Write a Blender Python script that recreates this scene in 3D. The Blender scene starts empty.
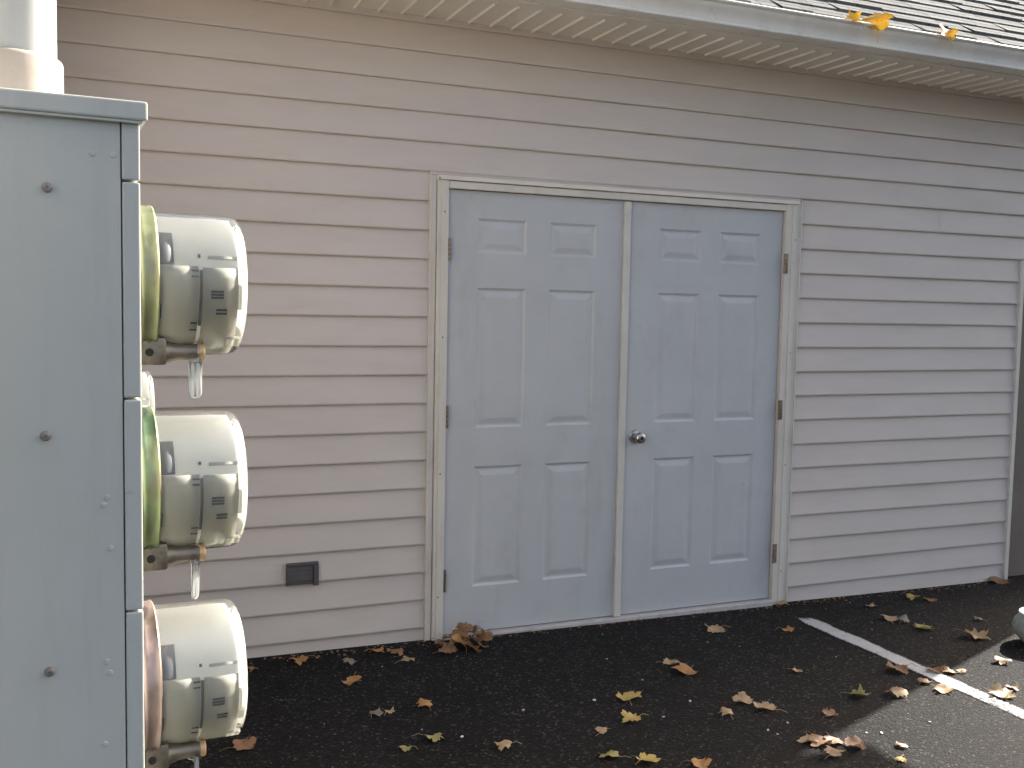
import bpy, bmesh, math, random
from mathutils import Vector, Matrix

scene = bpy.context.scene
col = scene.collection

# ------------------------------------------------------------------ camera
cam_d = bpy.data.cameras.new("camera")
cam = bpy.data.objects.new("camera", cam_d)
col.objects.link(cam)
CAM = Vector((-1.40775, -4.27118, 1.44224))
yaw, pit, rol = 0.402717, -0.0743718, 0.0193633
fw = Vector((math.sin(yaw) * math.cos(pit), math.cos(yaw) * math.cos(pit), math.sin(pit)))
rt = Vector((math.cos(yaw), -math.sin(yaw), 0))
up = rt.cross(fw)
r2 = math.cos(rol) * rt + math.sin(rol) * up
u2 = -math.sin(rol) * rt + math.cos(rol) * up
cam.matrix_world = Matrix(((r2.x, u2.x, -fw.x, CAM.x), (r2.y, u2.y, -fw.y, CAM.y),
                           (r2.z, u2.z, -fw.z, CAM.z), (0, 0, 0, 1)))
cam_d.sensor_width = 36.0
cam_d.lens = 1011.98 / 1024 * 36
cam_d.clip_start = 0.02
cam_d.clip_end = 2000
scene.camera = cam

# ------------------------------------------------------------------ light
SUN_AZ = math.radians(68.3)      # from +Y towards +X
SUN_EL = math.radians(33)
world = bpy.data.worlds.new("World")
scene.world = world
world.use_nodes = True
wn = world.node_tree
sky = wn.nodes.new("ShaderNodeTexSky")
sky.sky_type = 'NISHITA'
sky.sun_disc = False
sky.sun_elevation = SUN_EL
sky.sun_rotation = SUN_AZ
sky.air_density = 0.9
sky.dust_density = 6.0
sky.ozone_density = 0.0
wn.links.new(sky.outputs[0], wn.nodes["Background"].inputs[0])
wn.nodes["Background"].inputs[1].default_value = 0.10
sun_d = bpy.data.lights.new("sun", 'SUN')
sun_d.energy = 4.8
sun_d.angle = math.radians(0.53)
sun_d.color = (1.0, 0.95, 0.87)
sun = bpy.data.objects.new("sun", sun_d)
col.objects.link(sun)
sdir = Vector((math.sin(SUN_AZ) * math.cos(SUN_EL), math.cos(SUN_AZ) * math.cos(SUN_EL), math.sin(SUN_EL)))
sun.rotation_euler = sdir.to_track_quat('Z', 'Y').to_euler()
sun.location = (8, 3, 9)
vs = scene.view_settings
vs.view_transform = 'Standard'
vs.look = 'None'
vs.exposure = 1.86
vs.gamma = 1.0
scene.cycles.max_bounces = 10
scene.cycles.transparent_max_bounces = 16
scene.cycles.use_denoising = True

# ------------------------------------------------------------------ helpers
class MB:
    """collects geometry for ONE mesh object"""
    def __init__(s): s.bm = bmesh.new()
    def face(s, pts, m=0):
        try:
            f = s.bm.faces.new([s.bm.verts.new(p) for p in pts])
            f.material_index = m
            return f
        except ValueError:
            return None
    def box(s, a, b, bev=0.0, m=0, seg=2, M=None):
        t = bmesh.new()
        bmesh.ops.create_cube(t, size=1)
        for v in t.verts:
            v.co = Vector([(a[i] + b[i]) / 2 + v.co[i] * (b[i] - a[i]) for i in range(3)])
        if bev > 0:
            bmesh.ops.bevel(t, geom=t.edges[:], offset=bev, segments=seg, affect='EDGES', profile=.5)
        if M is not None: t.transform(M)
        for f in t.faces: f.material_index = m
        s.merge(t)
    def merge(s, t):
        me = bpy.data.meshes.new("tmp")
        t.to_mesh(me); t.free()
        s.bm.from_mesh(me)
        bpy.data.meshes.remove(me)
    def lathe(s, prof, axis='x', n=48, m=0, a0=0.0, a1=2 * math.pi, org=(0, 0, 0)):
        """prof: (along, radius). axis x: angle 0 = -y, pi/2 = +z"""
        full = abs(a1 - a0 - 2 * math.pi) < 1e-6
        rings = []
        cnt = n if full else n + 1
        for t, r in prof:
            ring = []
            for i in range(cnt):
                a = a0 + (a1 - a0) * i / n
                c, d = r * math.cos(a), r * math.sin(a)
                if axis == 'x': p = (t, -c, d)
                elif axis == 'y': p = (c, t, d)
                else: p = (c, d, t)
                ring.append(s.bm.verts.new([p[k] + org[k] for k in range(3)]))
            rings.append(ring)
        for A, B in zip(rings[:-1], rings[1:]):
            for i in range(cnt if full else cnt - 1):
                j = (i + 1) % cnt
                try:
                    f = s.bm.faces.new((A[i], A[j], B[j], B[i])); f.material_index = m; f.smooth = True
                except ValueError: pass
    def tube(s, pts, r, n=8, m=0):
        pts = [Vector(p) for p in pts]
        rings = []
        for i, p in enumerate(pts):
            d = (pts[min(i + 1, len(pts) - 1)] - pts[max(i - 1, 0)]).normalized()
            q = d.to_track_quat('Z', 'Y')
            rings.append([s.bm.verts.new(p + q @ Vector((r * math.cos(2 * math.pi * k / n), r * math.sin(2 * math.pi * k / n), 0))) for k in range(n)])
        for A, B in zip(rings[:-1], rings[1:]):
            for i in range(n):
                f = s.bm.faces.new((A[i], A[(i + 1) % n], B[(i + 1) % n], B[i])); f.smooth = True; f.material_index = m
        for R in (rings[0], rings[-1]):
            try: s.bm.faces.new(R).material_index = m
            except ValueError: pass
    def extrude_x(s, prof, x0, x1, m=0, closed=False, caps=False):
        """prof (y,z)"""
        A = [s.bm.verts.new((x0, y, z)) for y, z in prof]
        B = [s.bm.verts.new((x1, y, z)) for y, z in prof]
        n = len(prof)
        for i in range(n if closed else n - 1):
            j = (i + 1) % n
            s.bm.faces.new((A[i], A[j], B[j], B[i])).material_index = m
        if caps:
            s.bm.faces.new(A).material_index = m
            s.bm.faces.new(B[::-1]).material_index = m
    def build(s, name, mat, parent=None, weld=True, smooth=None, recalc=True):
        if weld: bmesh.ops.remove_doubles(s.bm, verts=s.bm.verts[:], dist=1e-5)
        if recalc: bmesh.ops.recalc_face_normals(s.bm, faces=s.bm.faces[:])
        me = bpy.data.meshes.new(name)
        s.bm.to_mesh(me); s.bm.free()
        for mm in (mat if isinstance(mat, (list, tuple)) else [mat]): me.materials.append(mm)
        if smooth is not None:
            me.polygons.foreach_set("use_smooth", [True] * len(me.polygons))
            try: me.set_sharp_from_angle(angle=math.radians(smooth))
            except Exception: pass
        o = bpy.data.objects.new(name, me)
        col.objects.link(o)
        if parent is not None: o.parent = parent
        return o

def tag(o, label=None, cat=None, group=None, kind=None):
    if label: o["label"] = label
    if cat: o["category"] = cat
    if group: o["group"] = group
    if kind: o["kind"] = kind
    return o

def empty(name, loc=(0, 0, 0), rz=0.0):
    e = bpy.data.objects.new(name, None)
    e.empty_display_size = 0.1
    e.location = loc
    e.rotation_euler = (0, 0, rz)
    col.objects.link(e)
    return e

def copy_tree(o, parent=None):
    c = o.copy()
    col.objects.link(c)
    c.parent = parent
    for ch in list(o.children): copy_tree(ch, c)
    return c

# ------------------------------------------------------------------ materials
def newmat(name):
    m = bpy.data.materials.new(name)
    m.use_nodes = True
    nt = m.node_tree
    return m, nt, nt.nodes["Principled BSDF"]

def nd(nt, kind, **kw):
    n = nt.nodes.new(kind)
    for k, v in kw.items():
        if k in n.inputs.keys() if hasattr(n.inputs, 'keys') else False: n.inputs[k].default_value = v
        else: setattr(n, k, v)
    return n

def noise(nt, vec, scale, detail=4, rough=.55, stretch=None):
    if stretch:
        mp = nt.nodes.new("ShaderNodeMapping")
        mp.inputs['Scale'].default_value = stretch
        nt.links.new(vec, mp.inputs['Vector']); vec = mp.outputs[0]
    n = nt.nodes.new("ShaderNodeTexNoise")
    n.inputs['Scale'].default_value = scale
    n.inputs['Detail'].default_value = detail
    n.inputs['Roughness'].default_value = rough
    nt.links.new(vec, n.inputs['Vector'])
    return n.outputs['Fac']

def ramp(nt, fac, stops):
    r = nt.nodes.new("ShaderNodeValToRGB")
    e = r.color_ramp.elements
    while len(e) < len(stops): e.new(.5)
    for i, (p, c) in enumerate(stops):
        e[i].position = p
        e[i].color = (c[0], c[1], c[2], 1) if not isinstance(c, (int, float)) else (c, c, c, 1)
    nt.links.new(fac, r.inputs[0])
    return r.outputs[0]

def mixc(nt, a, b, fac, mode='MIX'):
    m = nt.nodes.new("ShaderNodeMix")
    m.data_type = 'RGBA'; m.blend_type = mode
    for s, v in ((6, a), (7, b)):
        if isinstance(v, (tuple, list)): m.inputs[s].default_value = (*v[:3], 1)
        else: nt.links.new(v, m.inputs[s])
    if isinstance(fac, (int, float)): m.inputs[0].default_value = fac
    else: nt.links.new(fac, m.inputs[0])
    return m.outputs[2]

def bump(nt, bsdf, h, strength=.3, dist=.002):
    b = nt.nodes.new("ShaderNodeBump")
    b.inputs['Strength'].default_value = strength
    b.inputs['Distance'].default_value = dist
    nt.links.new(h, b.inputs['Height'])
    nt.links.new(b.outputs[0], bsdf.inputs['Normal'])

def coords(nt, kind='Object'):
    return nt.nodes.new("ShaderNodeTexCoord").outputs[kind]

def simple(name, c, rough=.5, metal=0.0, var=.12, scale=6, bmp=0.0, bscale=60, stretch=None, dirt=None, dirt_amt=.35, spec=.5):
    """a surface with slow colour drift, fine mottling and optional dirt blotches"""
    m, nt, b = newmat(name)
    v = coords(nt)
    n1 = noise(nt, v, scale, 5, .6, stretch)
    lo = tuple(x * (1 - var) for x in c); hi = tuple(min(1, x * (1 + var)) for x in c)
    cc = ramp(nt, n1, [(.3, lo), (.7, hi)])
    if dirt:
        n2 = noise(nt, v, scale * 2.3, 7, .68, stretch)
        f = ramp(nt, n2, [(.52, 0.0), (.75, dirt_amt)])
        cc = mixc(nt, cc, dirt, f)
    nt.links.new(cc, b.inputs['Base Color'])
    n3 = noise(nt, v, scale * 4, 4, .6)
    rr = ramp(nt, n3, [(.3, max(0, rough - .07)), (.7, min(1, rough + .07))])
    nt.links.new(rr, b.inputs['Roughness'])
    b.inputs['Metallic'].default_value = metal
    b.inputs['Specular IOR Level'].default_value = spec
    if bmp: bump(nt, b, noise(nt, v, bscale, 4, .6), bmp)
    return m

M_siding = simple("vinyl_siding", (.525, .474, .436), .48, var=.05, scale=1.3, bmp=.12, bscale=25, stretch=(1, 1, 5), dirt=(.33, .275, .22), dirt_amt=.2)
M_trim = simple("trim_paint", (.575, .54, .48), .5, var=.06, scale=5, dirt=(.26, .23, .19), dirt_amt=.3, stretch=(1, 1, .4))
M_cap = simple("drip_cap", (.66, .61, .55), .4, var=.05)
M_door = simple("door_paint", (.44, .455, .465), .42, var=.05, scale=2.2, bmp=.1, bscale=90, dirt=(.34, .335, .33), dirt_amt=.4)
nt = M_door.node_tree; b = nt.nodes["Principled BSDF"]
src = b.inputs['Base Color'].links[0].from_socket
v = coords(nt)
s1 = ramp(nt, noise(nt, v, 7, 3, .5, (1.0, 1.0, 3.2)), [(.75, 0.0), (.78, .35)])
s2 = ramp(nt, noise(nt, v, 2.6, 6, .7, (1.6, 1, .35)), [(.55, 0.0), (.75, .30)])
nt.links.new(mixc(nt, mixc(nt, src, (.30, .30, .28), s2), (.14, .135, .13), s1), b.inputs['Base Color'])
M_astragal = simple("astragal_paint", (.55, .53, .49), .42, var=.06, scale=5, dirt=(.35, .33, .30), dirt_amt=.3)
M_sill = simple("sill_metal", (.44, .42, .41), .5, metal=.0, var=.1, scale=12, dirt=(.15, .13, .11), dirt_amt=.5)
M_dark = simple("dark_gap", (.03, .03, .03), .7)
M_soffit = simple("soffit_aluminium", (.74, .70, .62), .45, var=.05, scale=4, dirt=(.5, .46, .36), dirt_amt=.2)
M_gutter = simple("gutter_aluminium", (.68, .665, .62), .32, var=.07, scale=4, dirt=(.4, .39, .34), dirt_amt=.35, stretch=(1, .4, .4))
M_steel = simple("brushed_steel", (.44, .42, .40), .3, metal=1, var=.08, scale=30)
M_hinge = simple("hinge_brass", (.20, .165, .12), .45, metal=.8, var=.2, scale=60, dirt=(.10, .07, .05), dirt_amt=.6)
M_hingepaint = simple("hinge_rust", (.20, .15, .13), .6, metal=.3, var=.2, scale=60)
M_concrete = simple("side_door_paint", (.155, .128, .105), .7, var=.12, scale=3, dirt=(.085, .075, .06), dirt_amt=.6, bmp=.15)
M_cab = simple("cabinet_enamel", (.48, .50, .465), .42, var=.035, scale=3, bmp=.06, bscale=160, dirt=(.40, .40, .37), dirt_amt=.3)
nt = M_cab.node_tree; b = nt.nodes["Principled BSDF"]
src = b.inputs['Base Color'].links[0].from_socket
v = coords(nt)
s2 = ramp(nt, noise(nt, v, 9, 6, .7, (2.2, 2.2, .18)), [(.52, 0.0), (.78, .38)])
s3 = ramp(nt, noise(nt, v, 42, 3, .5), [(.76, 0.0), (.80, .3)])
nt.links.new(mixc(nt, mixc(nt, src, (.34, .345, .31), s2), (.24, .23, .20), s3), b.inputs['Base Color'])
M_screw = simple("screw_zinc", (.30, .28, .25), .5, metal=.6, var=.25, scale=90)
M_pvc = simple("pvc_plastic", (.41, .42, .415), .38, var=.05, scale=8, dirt=(.34, .31, .27), dirt_amt=.25)
M_pvc2 = simple("pvc_coupling", (.42, .37, .32), .42, var=.07, scale=10, dirt=(.30, .24, .18), dirt_amt=.35)
def milky(m, amt=.35):
    """white moulded plastic lets some light through"""
    nt = m.node_tree; b = nt.nodes["Principled BSDF"]
    tl = nt.nodes.new("ShaderNodeBsdfTranslucent")
    nt.links.new(b.inputs['Base Color'].links[0].from_socket, tl.inputs[0])
    mx = nt.nodes.new("ShaderNodeMixShader"); mx.inputs[0].default_value = amt
    nt.links.new(b.outputs[0], mx.inputs[1]); nt.links.new(tl.outputs[0], mx.inputs[2])
    nt.links.new(mx.outputs[0], nt.nodes["Material Output"].inputs[0])
    return m
M_body = milky(simple("meter_plastic", (.86, .86, .82), .5, var=.04, scale=20))
M_shroud = milky(simple("meter_shroud", (.66, .645, .57), .55, var=.05, scale=20))
M_slot = simple("meter_slot", (.025, .025, .022), .6)
M_block = simple("meter_terminal", (.06, .066, .085), .55, var=.2, scale=40)
M_lcd = simple("meter_display", (.16, .18, .15), .2)
M_socket = simple("socket_rim", (.16, .16, .16), .5, metal=.5)
M_lock = simple("lock_body", (.27, .23, .18), .45, metal=.85, var=.3, scale=45, dirt=(.16, .12, .09), dirt_amt=.7, bmp=.2, bscale=200)
M_wire = simple("seal_wire", (.45, .45, .44), .4, metal=.8)
M_brass = simple("lock_cap", (.62, .42, .22), .45, metal=.5, var=.15, scale=60)
M_ventbox = simple("vent_plastic", (.075, .07, .075), .5, var=.15, scale=30, dirt=(.14, .13, .125), dirt_amt=.4)
M_pot = simple("pot_glaze", (.27, .29, .265), .3, var=.08, scale=9, dirt=(.12, .12, .10), dirt_amt=.4)
M_potrim = simple("pot_rim", (.5, .52, .51), .3, var=.05, scale=9)
M_chip = simple("pale_chips", (.6, .58, .52), .7, var=.3, scale=80)
M_wing_soffit = M_soffit

def ring_mat(name, a, b_, c_):
    m, nt, b = newmat(name)
    v = coords(nt)
    n = noise(nt, v, 9, 3, .5)
    cc = ramp(nt, n, [(.3, a), (.5, b_), (.7, c_)])
    nt.links.new(cc, b.inputs['Base Color'])
    b.inputs['Metallic'].default_value = .8
    nt.links.new(ramp(nt, noise(nt, v, 60, 4), [(.3, .28), (.7, .5)]), b.inputs['Roughness'])
    return m
M_ring_a = ring_mat("ring_zinc", (.24, .28, .14), (.31, .33, .18), (.25, .20, .14))
M_ring_b = ring_mat("ring_green", (.12, .28, .21), (.28, .34, .17), (.26, .19, .14))
M_ring_c = ring_mat("ring_rose", (.36, .29, .25), (.38, .28, .25), (.27, .22, .19))

def clear_plastic(name, tint, haze_c, haze, gloss_r=.06):
    """thin clear acrylic: transparent + fresnel gloss + a little hazing"""
    m = bpy.data.materials.new(name); m.use_nodes = True
    nt = m.node_tree; nt.nodes.clear()
    out = nt.nodes.new("ShaderNodeOutputMaterial")
    tr = nt.nodes.new("ShaderNodeBsdfTransparent"); tr.inputs[0].default_value = (*tint, 1)
    gl = nt.nodes.new("ShaderNodeBsdfGlossy"); gl.inputs['Roughness'].default_value = gloss_r
    df = nt.nodes.new("ShaderNodeBsdfDiffuse"); df.inputs[0].default_value = (*haze_c, 1)
    tl = nt.nodes.new("ShaderNodeBsdfTranslucent"); tl.inputs[0].default_value = (*haze_c, 1)
    hz = nt.nodes.new("ShaderNodeMixShader"); hz.inputs[0].default_value = .45
    nt.links.new(df.outputs[0], hz.inputs[1]); nt.links.new(tl.outputs[0], hz.inputs[2])
    m1 = nt.nodes.new("ShaderNodeMixShader")
    oi = nt.nodes.new("ShaderNodeObjectInfo"); va = nt.nodes.new("ShaderNodeVectorMath"); va.operation = 'ADD'
    nt.links.new(coords(nt), va.inputs[0]); nt.links.new(oi.outputs['Location'], va.inputs[1])
    n = noise(nt, va.outputs[0], 11, 3, .5)
    f = ramp(nt, n, [(.25, haze * .7), (.8, haze * 1.35)])
    nt.links.new(f, m1.inputs[0])
    nt.links.new(tr.outputs[0], m1.inputs[1]); nt.links.new(hz.outputs[0], m1.inputs[2])
    fr = nt.nodes.new("ShaderNodeFresnel"); fr.inputs[0].default_value = 1.49
    m2 = nt.nodes.new("ShaderNodeMixShader")
    nt.links.new(fr.outputs[0], m2.inputs[0])
    nt.links.new(m1.outputs[0], m2.inputs[1]); nt.links.new(gl.outputs[0], m2.inputs[2])
    nt.links.new(m2.outputs[0], out.inputs[0])
    return m
M_cover = clear_plastic("meter_cover", (.985, .985, .97), (.93, .93, .88), .17)
M_tag = clear_plastic("seal_plastic", (.95, .96, .96), (.88, .9, .9), .32, .10)

# asphalt: dark binder with paler aggregate grains, smooth patches and fine dust
m, nt, b = newmat("asphalt")
v = coords(nt)
vo = nt.nodes.new("ShaderNodeTexVoronoi"); vo.inputs['Scale'].default_value = 125
nt.links.new(v, vo.inputs['Vector'])
sep = nt.nodes.new("ShaderNodeSeparateColor"); nt.links.new(vo.outputs['Color'], sep.inputs[0])
grain = ramp(nt, sep.outputs[0], [(0, (.005, .0047, .005)), (.6, (.0085, .0082, .0087)), (.85, (.013, .0125, .013)), (.95, (.034, .033, .032)), (1, (.085, .083, .08))])
big = ramp(nt, noise(nt, v, 1.1, 6, .65), [(.35, .72), (.7, 1.25)])
cc = mixc(nt, grain, big, 1.0, 'MULTIPLY')
dust = ramp(nt, noise(nt, v, 5, 8, .7), [(.55, 0.0), (.8, .12)])
cc = mixc(nt, cc, (.03, .028, .026), dust)
nt.links.new(cc, b.inputs['Base Color'])
b.inputs['Roughness'].default_value = .85
b.inputs['Specular IOR Level'].default_value = .14
inv = nt.nodes.new("ShaderNodeMath"); inv.operation = 'SUBTRACT'; inv.inputs[0].default_value = 1
nt.links.new(vo.outputs['Distance'], inv.inputs[1])
hm = nt.nodes.new("ShaderNodeMath"); hm.operation = 'MULTIPLY_ADD'
nt.links.new(noise(nt, v, 70, 6, .75), hm.inputs[0]); hm.inputs[1].default_value = 1.6
nt.links.new(inv.outputs[0], hm.inputs[2])
bump(nt, b, hm.outputs[0], 1.0, .006)
M_asphalt = m

# worn white road paint; where it is worn through, the black binder shows
m, nt, b = newmat("road_paint")
v = coords(nt)
w1 = noise(nt, v, 130, 5, .7); w2 = noise(nt, v, 4, 4, .6)
ad = nt.nodes.new("ShaderNodeMath"); ad.operation = 'ADD'
nt.links.new(w1, ad.inputs[0]); nt.links.new(w2, ad.inputs[1])
sx = nt.nodes.new("ShaderNodeSeparateXYZ"); nt.links.new(v, sx.inputs[0])
edge = nt.nodes.new("ShaderNodeMath"); edge.operation = 'ABSOLUTE'; nt.links.new(sx.outputs[0], edge.inputs[0])
em = nt.nodes.new("ShaderNodeMapRange"); em.inputs[1].default_value = .034; em.inputs[2].default_value = .060
em.inputs[3].default_value = 0; em.inputs[4].default_value = .5
nt.links.new(edge.outputs[0], em.inputs[0])
en = nt.nodes.new("ShaderNodeMapRange"); en.inputs[1].default_value = -.36; en.inputs[2].default_value = -.24
en.inputs[3].default_value = 0; en.inputs[4].default_value = .55
nt.links.new(sx.outputs[1], en.inputs[0])
a2 = nt.nodes.new("ShaderNodeMath"); a2.operation = 'ADD'; nt.links.new(ad.outputs[0], a2.inputs[0]); nt.links.new(em.outputs[0], a2.inputs[1])
a3 = nt.nodes.new("ShaderNodeMath"); a3.operation = 'ADD'; wr = nt.nodes.new("ShaderNodeMapRange"); wr.inputs[1].default_value = -.9; wr.inputs[2].default_value = -1.5
wr.inputs[3].default_value = 0; wr.inputs[4].default_value = .22
nt.links.new(sx.outputs[1], wr.inputs[0])
a4 = nt.nodes.new("ShaderNodeMath"); a4.operation = 'ADD'; nt.links.new(a2.outputs[0], a4.inputs[0]); nt.links.new(wr.outputs[0], a4.inputs[1])
nt.links.new(a4.outputs[0], a3.inputs[0]); nt.links.new(en.outputs[0], a3.inputs[1])
f = ramp(nt, a3.outputs[0], [(0.0, 1.0), (1.0, 0.0)])
rr = nt.nodes.new("ShaderNodeMapRange"); rr.inputs[1].default_value = 1.12; rr.inputs[2].default_value = 1.36
rr.inputs[3].default_value = 1; rr.inputs[4].default_value = 0
nt.links.new(a3.outputs[0], rr.inputs[0])
pc = ramp(nt, noise(nt, v, 25, 5, .6), [(.3, (.31, .31, .315)), (.7, (.41, .41, .415))])
nt.links.new(pc, b.inputs['Base Color'])
b.inputs['Roughness'].default_value = .75
bump(nt, b, w1, .5, .003)
tr = nt.nodes.new("ShaderNodeBsdfTransparent")
mx = nt.nodes.new("ShaderNodeMixShader")
nt.links.new(rr.outputs[0], mx.inputs[0]); nt.links.new(tr.outputs[0], mx.inputs[1]); nt.links.new(b.outputs[0], mx.inputs[2])
nt.links.new(mx.outputs[0], nt.nodes["Material Output"].inputs[0])
M_stripe = m

# roof shingles
m, nt, b = newmat("asphalt_shingle")
v = coords(nt)
br = nt.nodes.new("ShaderNodeTexBrick")
br.inputs['Scale'].default_value = 1.0
br.inputs['Color1'].default_value = (.14, .145, .142, 1); br.inputs['Color2'].default_value = (.21, .215, .21, 1)
br.inputs['Mortar'].default_value = (.06, .06, .06, 1)
br.inputs['Mortar Size'].default_value = .004
br.inputs['Brick Width'].default_value = .24; br.inputs['Row Height'].default_value = .127 * math.sin(math.radians(35))
sx = nt.nodes.new("ShaderNodeSeparateXYZ"); nt.links.new(v, sx.inputs[0])
cb = nt.nodes.new("ShaderNodeCombineXYZ"); nt.links.new(sx.outputs[0], cb.inputs[0]); nt.links.new(sx.outputs[2], cb.inputs[1])
nt.links.new(cb.outputs[0], br.inputs['Vector'])
gr = ramp(nt, noise(nt, v, 260, 3, .7), [(.3, .7), (.7, 1.25)])
nt.links.new(mixc(nt, br.outputs[0], gr, 1, 'MULTIPLY'), b.inputs['Base Color'])
b.inputs['Roughness'].default_value = 1
b.inputs['Specular IOR Level'].default_value = .04
bump(nt, b, noise(nt, v, 260, 3, .7), .5, .002)
M_shingle = m

LEAFC = {'tan': ((0.502, 0.362, 0.216), (0.362, 0.233, 0.121)), 'brown': ((0.329, 0.190, 0.103), (0.199, 0.108, 0.056)),
         'orange': ((0.484, 0.268, 0.103), (0.329, 0.164, 0.060)), 'yellow': ((0.570, 0.432, 0.146), (0.415, 0.276, 0.078)),
         'olive': ((0.362, 0.329, 0.130), (0.242, 0.199, 0.070)), 'grey': ((0.294, 0.251, 0.190), (0.190, 0.156, 0.113)),
         'gold': ((.50, .30, .02), (.40, .17, .01))}
def leaf_mat(k):
    a, c = LEAFC[k]
    m = bpy.data.materials.new("leaf_" + k); m.use_nodes = True
    nt = m.node_tree; b = nt.nodes["Principled BSDF"]
    v = coords(nt)
    cc = ramp(nt, noise(nt, v, 55, 6, .65), [(.32, c), (.62, a)])
    cc = mixc(nt, cc, tuple(x * .35 for x in c), ramp(nt, noise(nt, v, 130, 4, .6), [(.63, 0.0), (.75, .55)]))
    nt.links.new(cc, b.inputs['Base Color'])
    b.inputs['Roughness'].default_value = .6
    tl = nt.nodes.new("ShaderNodeBsdfTranslucent"); nt.links.new(cc, tl.inputs[0])
    mx = nt.nodes.new("ShaderNodeMixShader"); mx.inputs[0].default_value = .3
    nt.links.new(b.outputs[0], mx.inputs[1]); nt.links.new(tl.outputs[0], mx.inputs[2])
    nt.links.new(mx.outputs[0], nt.nodes["Material Output"].inputs[0])
    bump(nt, b, noise(nt, v, 90, 4, .6), .4, .002)
    return m
M_leaf = {k: leaf_mat(k) for k in LEAFC}

# ------------------------------------------------------------------ ground
P = .127                      # siding course
def gz(x): return -.058 - .0105 * max(-3.0, min(6.0, x))
mb = MB()
xs = [-150, -40, -12, -6, -3, -2, -1, 0, 1, 2, 3, 4, 5, 6, 12, 40, 150]
ys = [-150, -40, -12, -6, -4, -3, -2, -1, -.4, .5, 4, 12, 40, 150]
gv = {(i, j): mb.bm.verts.new((x, y, gz(x))) for i, x in enumerate(xs) for j, y in enumerate(ys)}
for i in range(len(xs) - 1):
    for j in range(len(ys) - 1):
        mb.bm.faces.new((gv[i, j], gv[i + 1, j], gv[i + 1, j + 1], gv[i, j + 1]))
tag(mb.build("asphalt", M_asphalt), kind="structure")

mb = MB()
SX = 1.905
for j in range(24):
    y0, y1 = -.22 - j * .25, -.22 - (j + 1) * .25
    mb.face([(-.062, y1, gz(SX - .062) - gz(SX) + .004), (.062, y1, gz(SX + .062) - gz(SX) + .004),
             (.062, y0, gz(SX + .062) - gz(SX) + .004), (-.062, y0, gz(SX - .062) - gz(SX) + .004)])
o = mb.build("parking_line", M_stripe)
o.location = (SX, 0, gz(SX))
tag(o, kind="structure")

# ------------------------------------------------------------------ building
bld = empty("building", (1.5, 0, 0))
tag(bld, "beige vinyl-sided building with grey double doors, white gutter and shingled roof", "building")
BX = 1.5                     # children are written in world x and shifted by -BX
def add(mb, name, mat, smooth=None):
    for v in mb.bm.verts: v.co.x -= BX
    return mb.build(name, mat, bld, smooth=smooth)

def sub(mb, name, mat, parent, smooth=None):
    for v in mb.bm.verts: v.co.x -= BX
    return mb.build(name, mat, parent, smooth=smooth)

WX0, WX1 = -1.70, 4.68       # wall ends
TOPZ = 2.685

def siding(mb, x0, x1, openings, rng, to=None):
    """horizontal vinyl courses on the plane y=0 facing -y; openings (xa, xb, z_top)"""
    for i in range(-5, 18):
        zb = (16 - i) * P
        zt = min(zb + P, TOPZ)
        if zb >= TOPZ: continue
        zm = zb + P * .4
        spans = [(x0, x1)]
        for xa, xb, zo in openings:
            if zm < zo:
                ns = []
                for a, c in spans:
                    if xb <= a or xa >= c: ns.append((a, c)); continue
                    if xa > a: ns.append((a, xa))
                    if xb < c: ns.append((xb, c))
                spans = ns
        ph, ph2 = rng.uniform(0, 9), rng.uniform(0, 9)
        for a, c in spans:
            cuts = [a, c]
            if c - a > 2.6:
                s = a + (c - a) * rng.uniform(.3, .7)
                cuts = [a, s, c]
            for k in range(len(cuts) - 1):
                xa, xb = cuts[k], cuts[k + 1]
                off = 0
                if k == 1: xa -= .022; off = -.0012
                n = max(1, int((xb - xa) / .16))
                cols = []
                for q in range(n + 1):
                    x = xa + (xb - xa) * q / n
                    wv = .0011 * math.sin(x * 3.1 + ph) + .0008 * math.sin(x * 7.7 + ph2)
                    dz = .0009 * math.sin(x * 2.3 + ph2)
                    f = (zt - zb) / P
                    prof = [(.004, zb + dz), (-.0150 + wv + off, zb + dz), (-.0170 + wv + off, zb + .003 + dz), (-.0162 + wv + off, zb + .011 + dz),
                            (-.0085 + wv * 1.6 + off, zb + .06 * f), (-.003 + off, zt + (.004 if f > .99 else 0))]
                    cols.append([mb.bm.verts.new(to(x, y, z) if to else (x, y, z)) for y, z in prof])
                for A, B in zip(cols[:-1], cols[1:]):
                    for r in range(5):
                        fc = mb.bm.faces.new((A[r], B[r], B[r + 1], A[r + 1]))
                        fc.smooth = r >= 2
rng = random.Random(11)
mb = MB()
siding(mb, WX0, WX1, [(0.0, 2.0, 2.03), (3.578, 4.42, 1.715)], rng)
add(mb, "siding_wall", M_siding)
# gable side wall (towards +y) and the side wing the meter cabinet hangs on
mb = MB(); siding(mb, 0.0, 7.0, [], rng, to=lambda x, y, z: (WX1 + .001 - y, x, z))
add(mb, "gable_wall", M_siding)
mb = MB(); siding(mb, 0.012, 3.30, [], rng, to=lambda x, y, z: (WX0 - y, -3.30 + x - .012, z))
siding(mb, 0.0, 3.0, [], rng, to=lambda x, y, z: (WX0 - 3.0 + x, -3.30 + y, z))
add(mb, "wing_wall", M_siding)
# corner posts
mb = MB()
for a, c in (((WX0 - .05, -3.33, -.12), (WX0 + .028, -3.25, TOPZ)), ((WX1 - .055, -.03, -.15), (WX1 + .03, .06, TOPZ)), ((WX0 - .01, -.028, -.1), (WX0 + .028, .01, TOPZ))):
    mb = MB(); mb.box(a, c, .003)
    add(mb, "corner_trim", M_trim)
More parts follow.
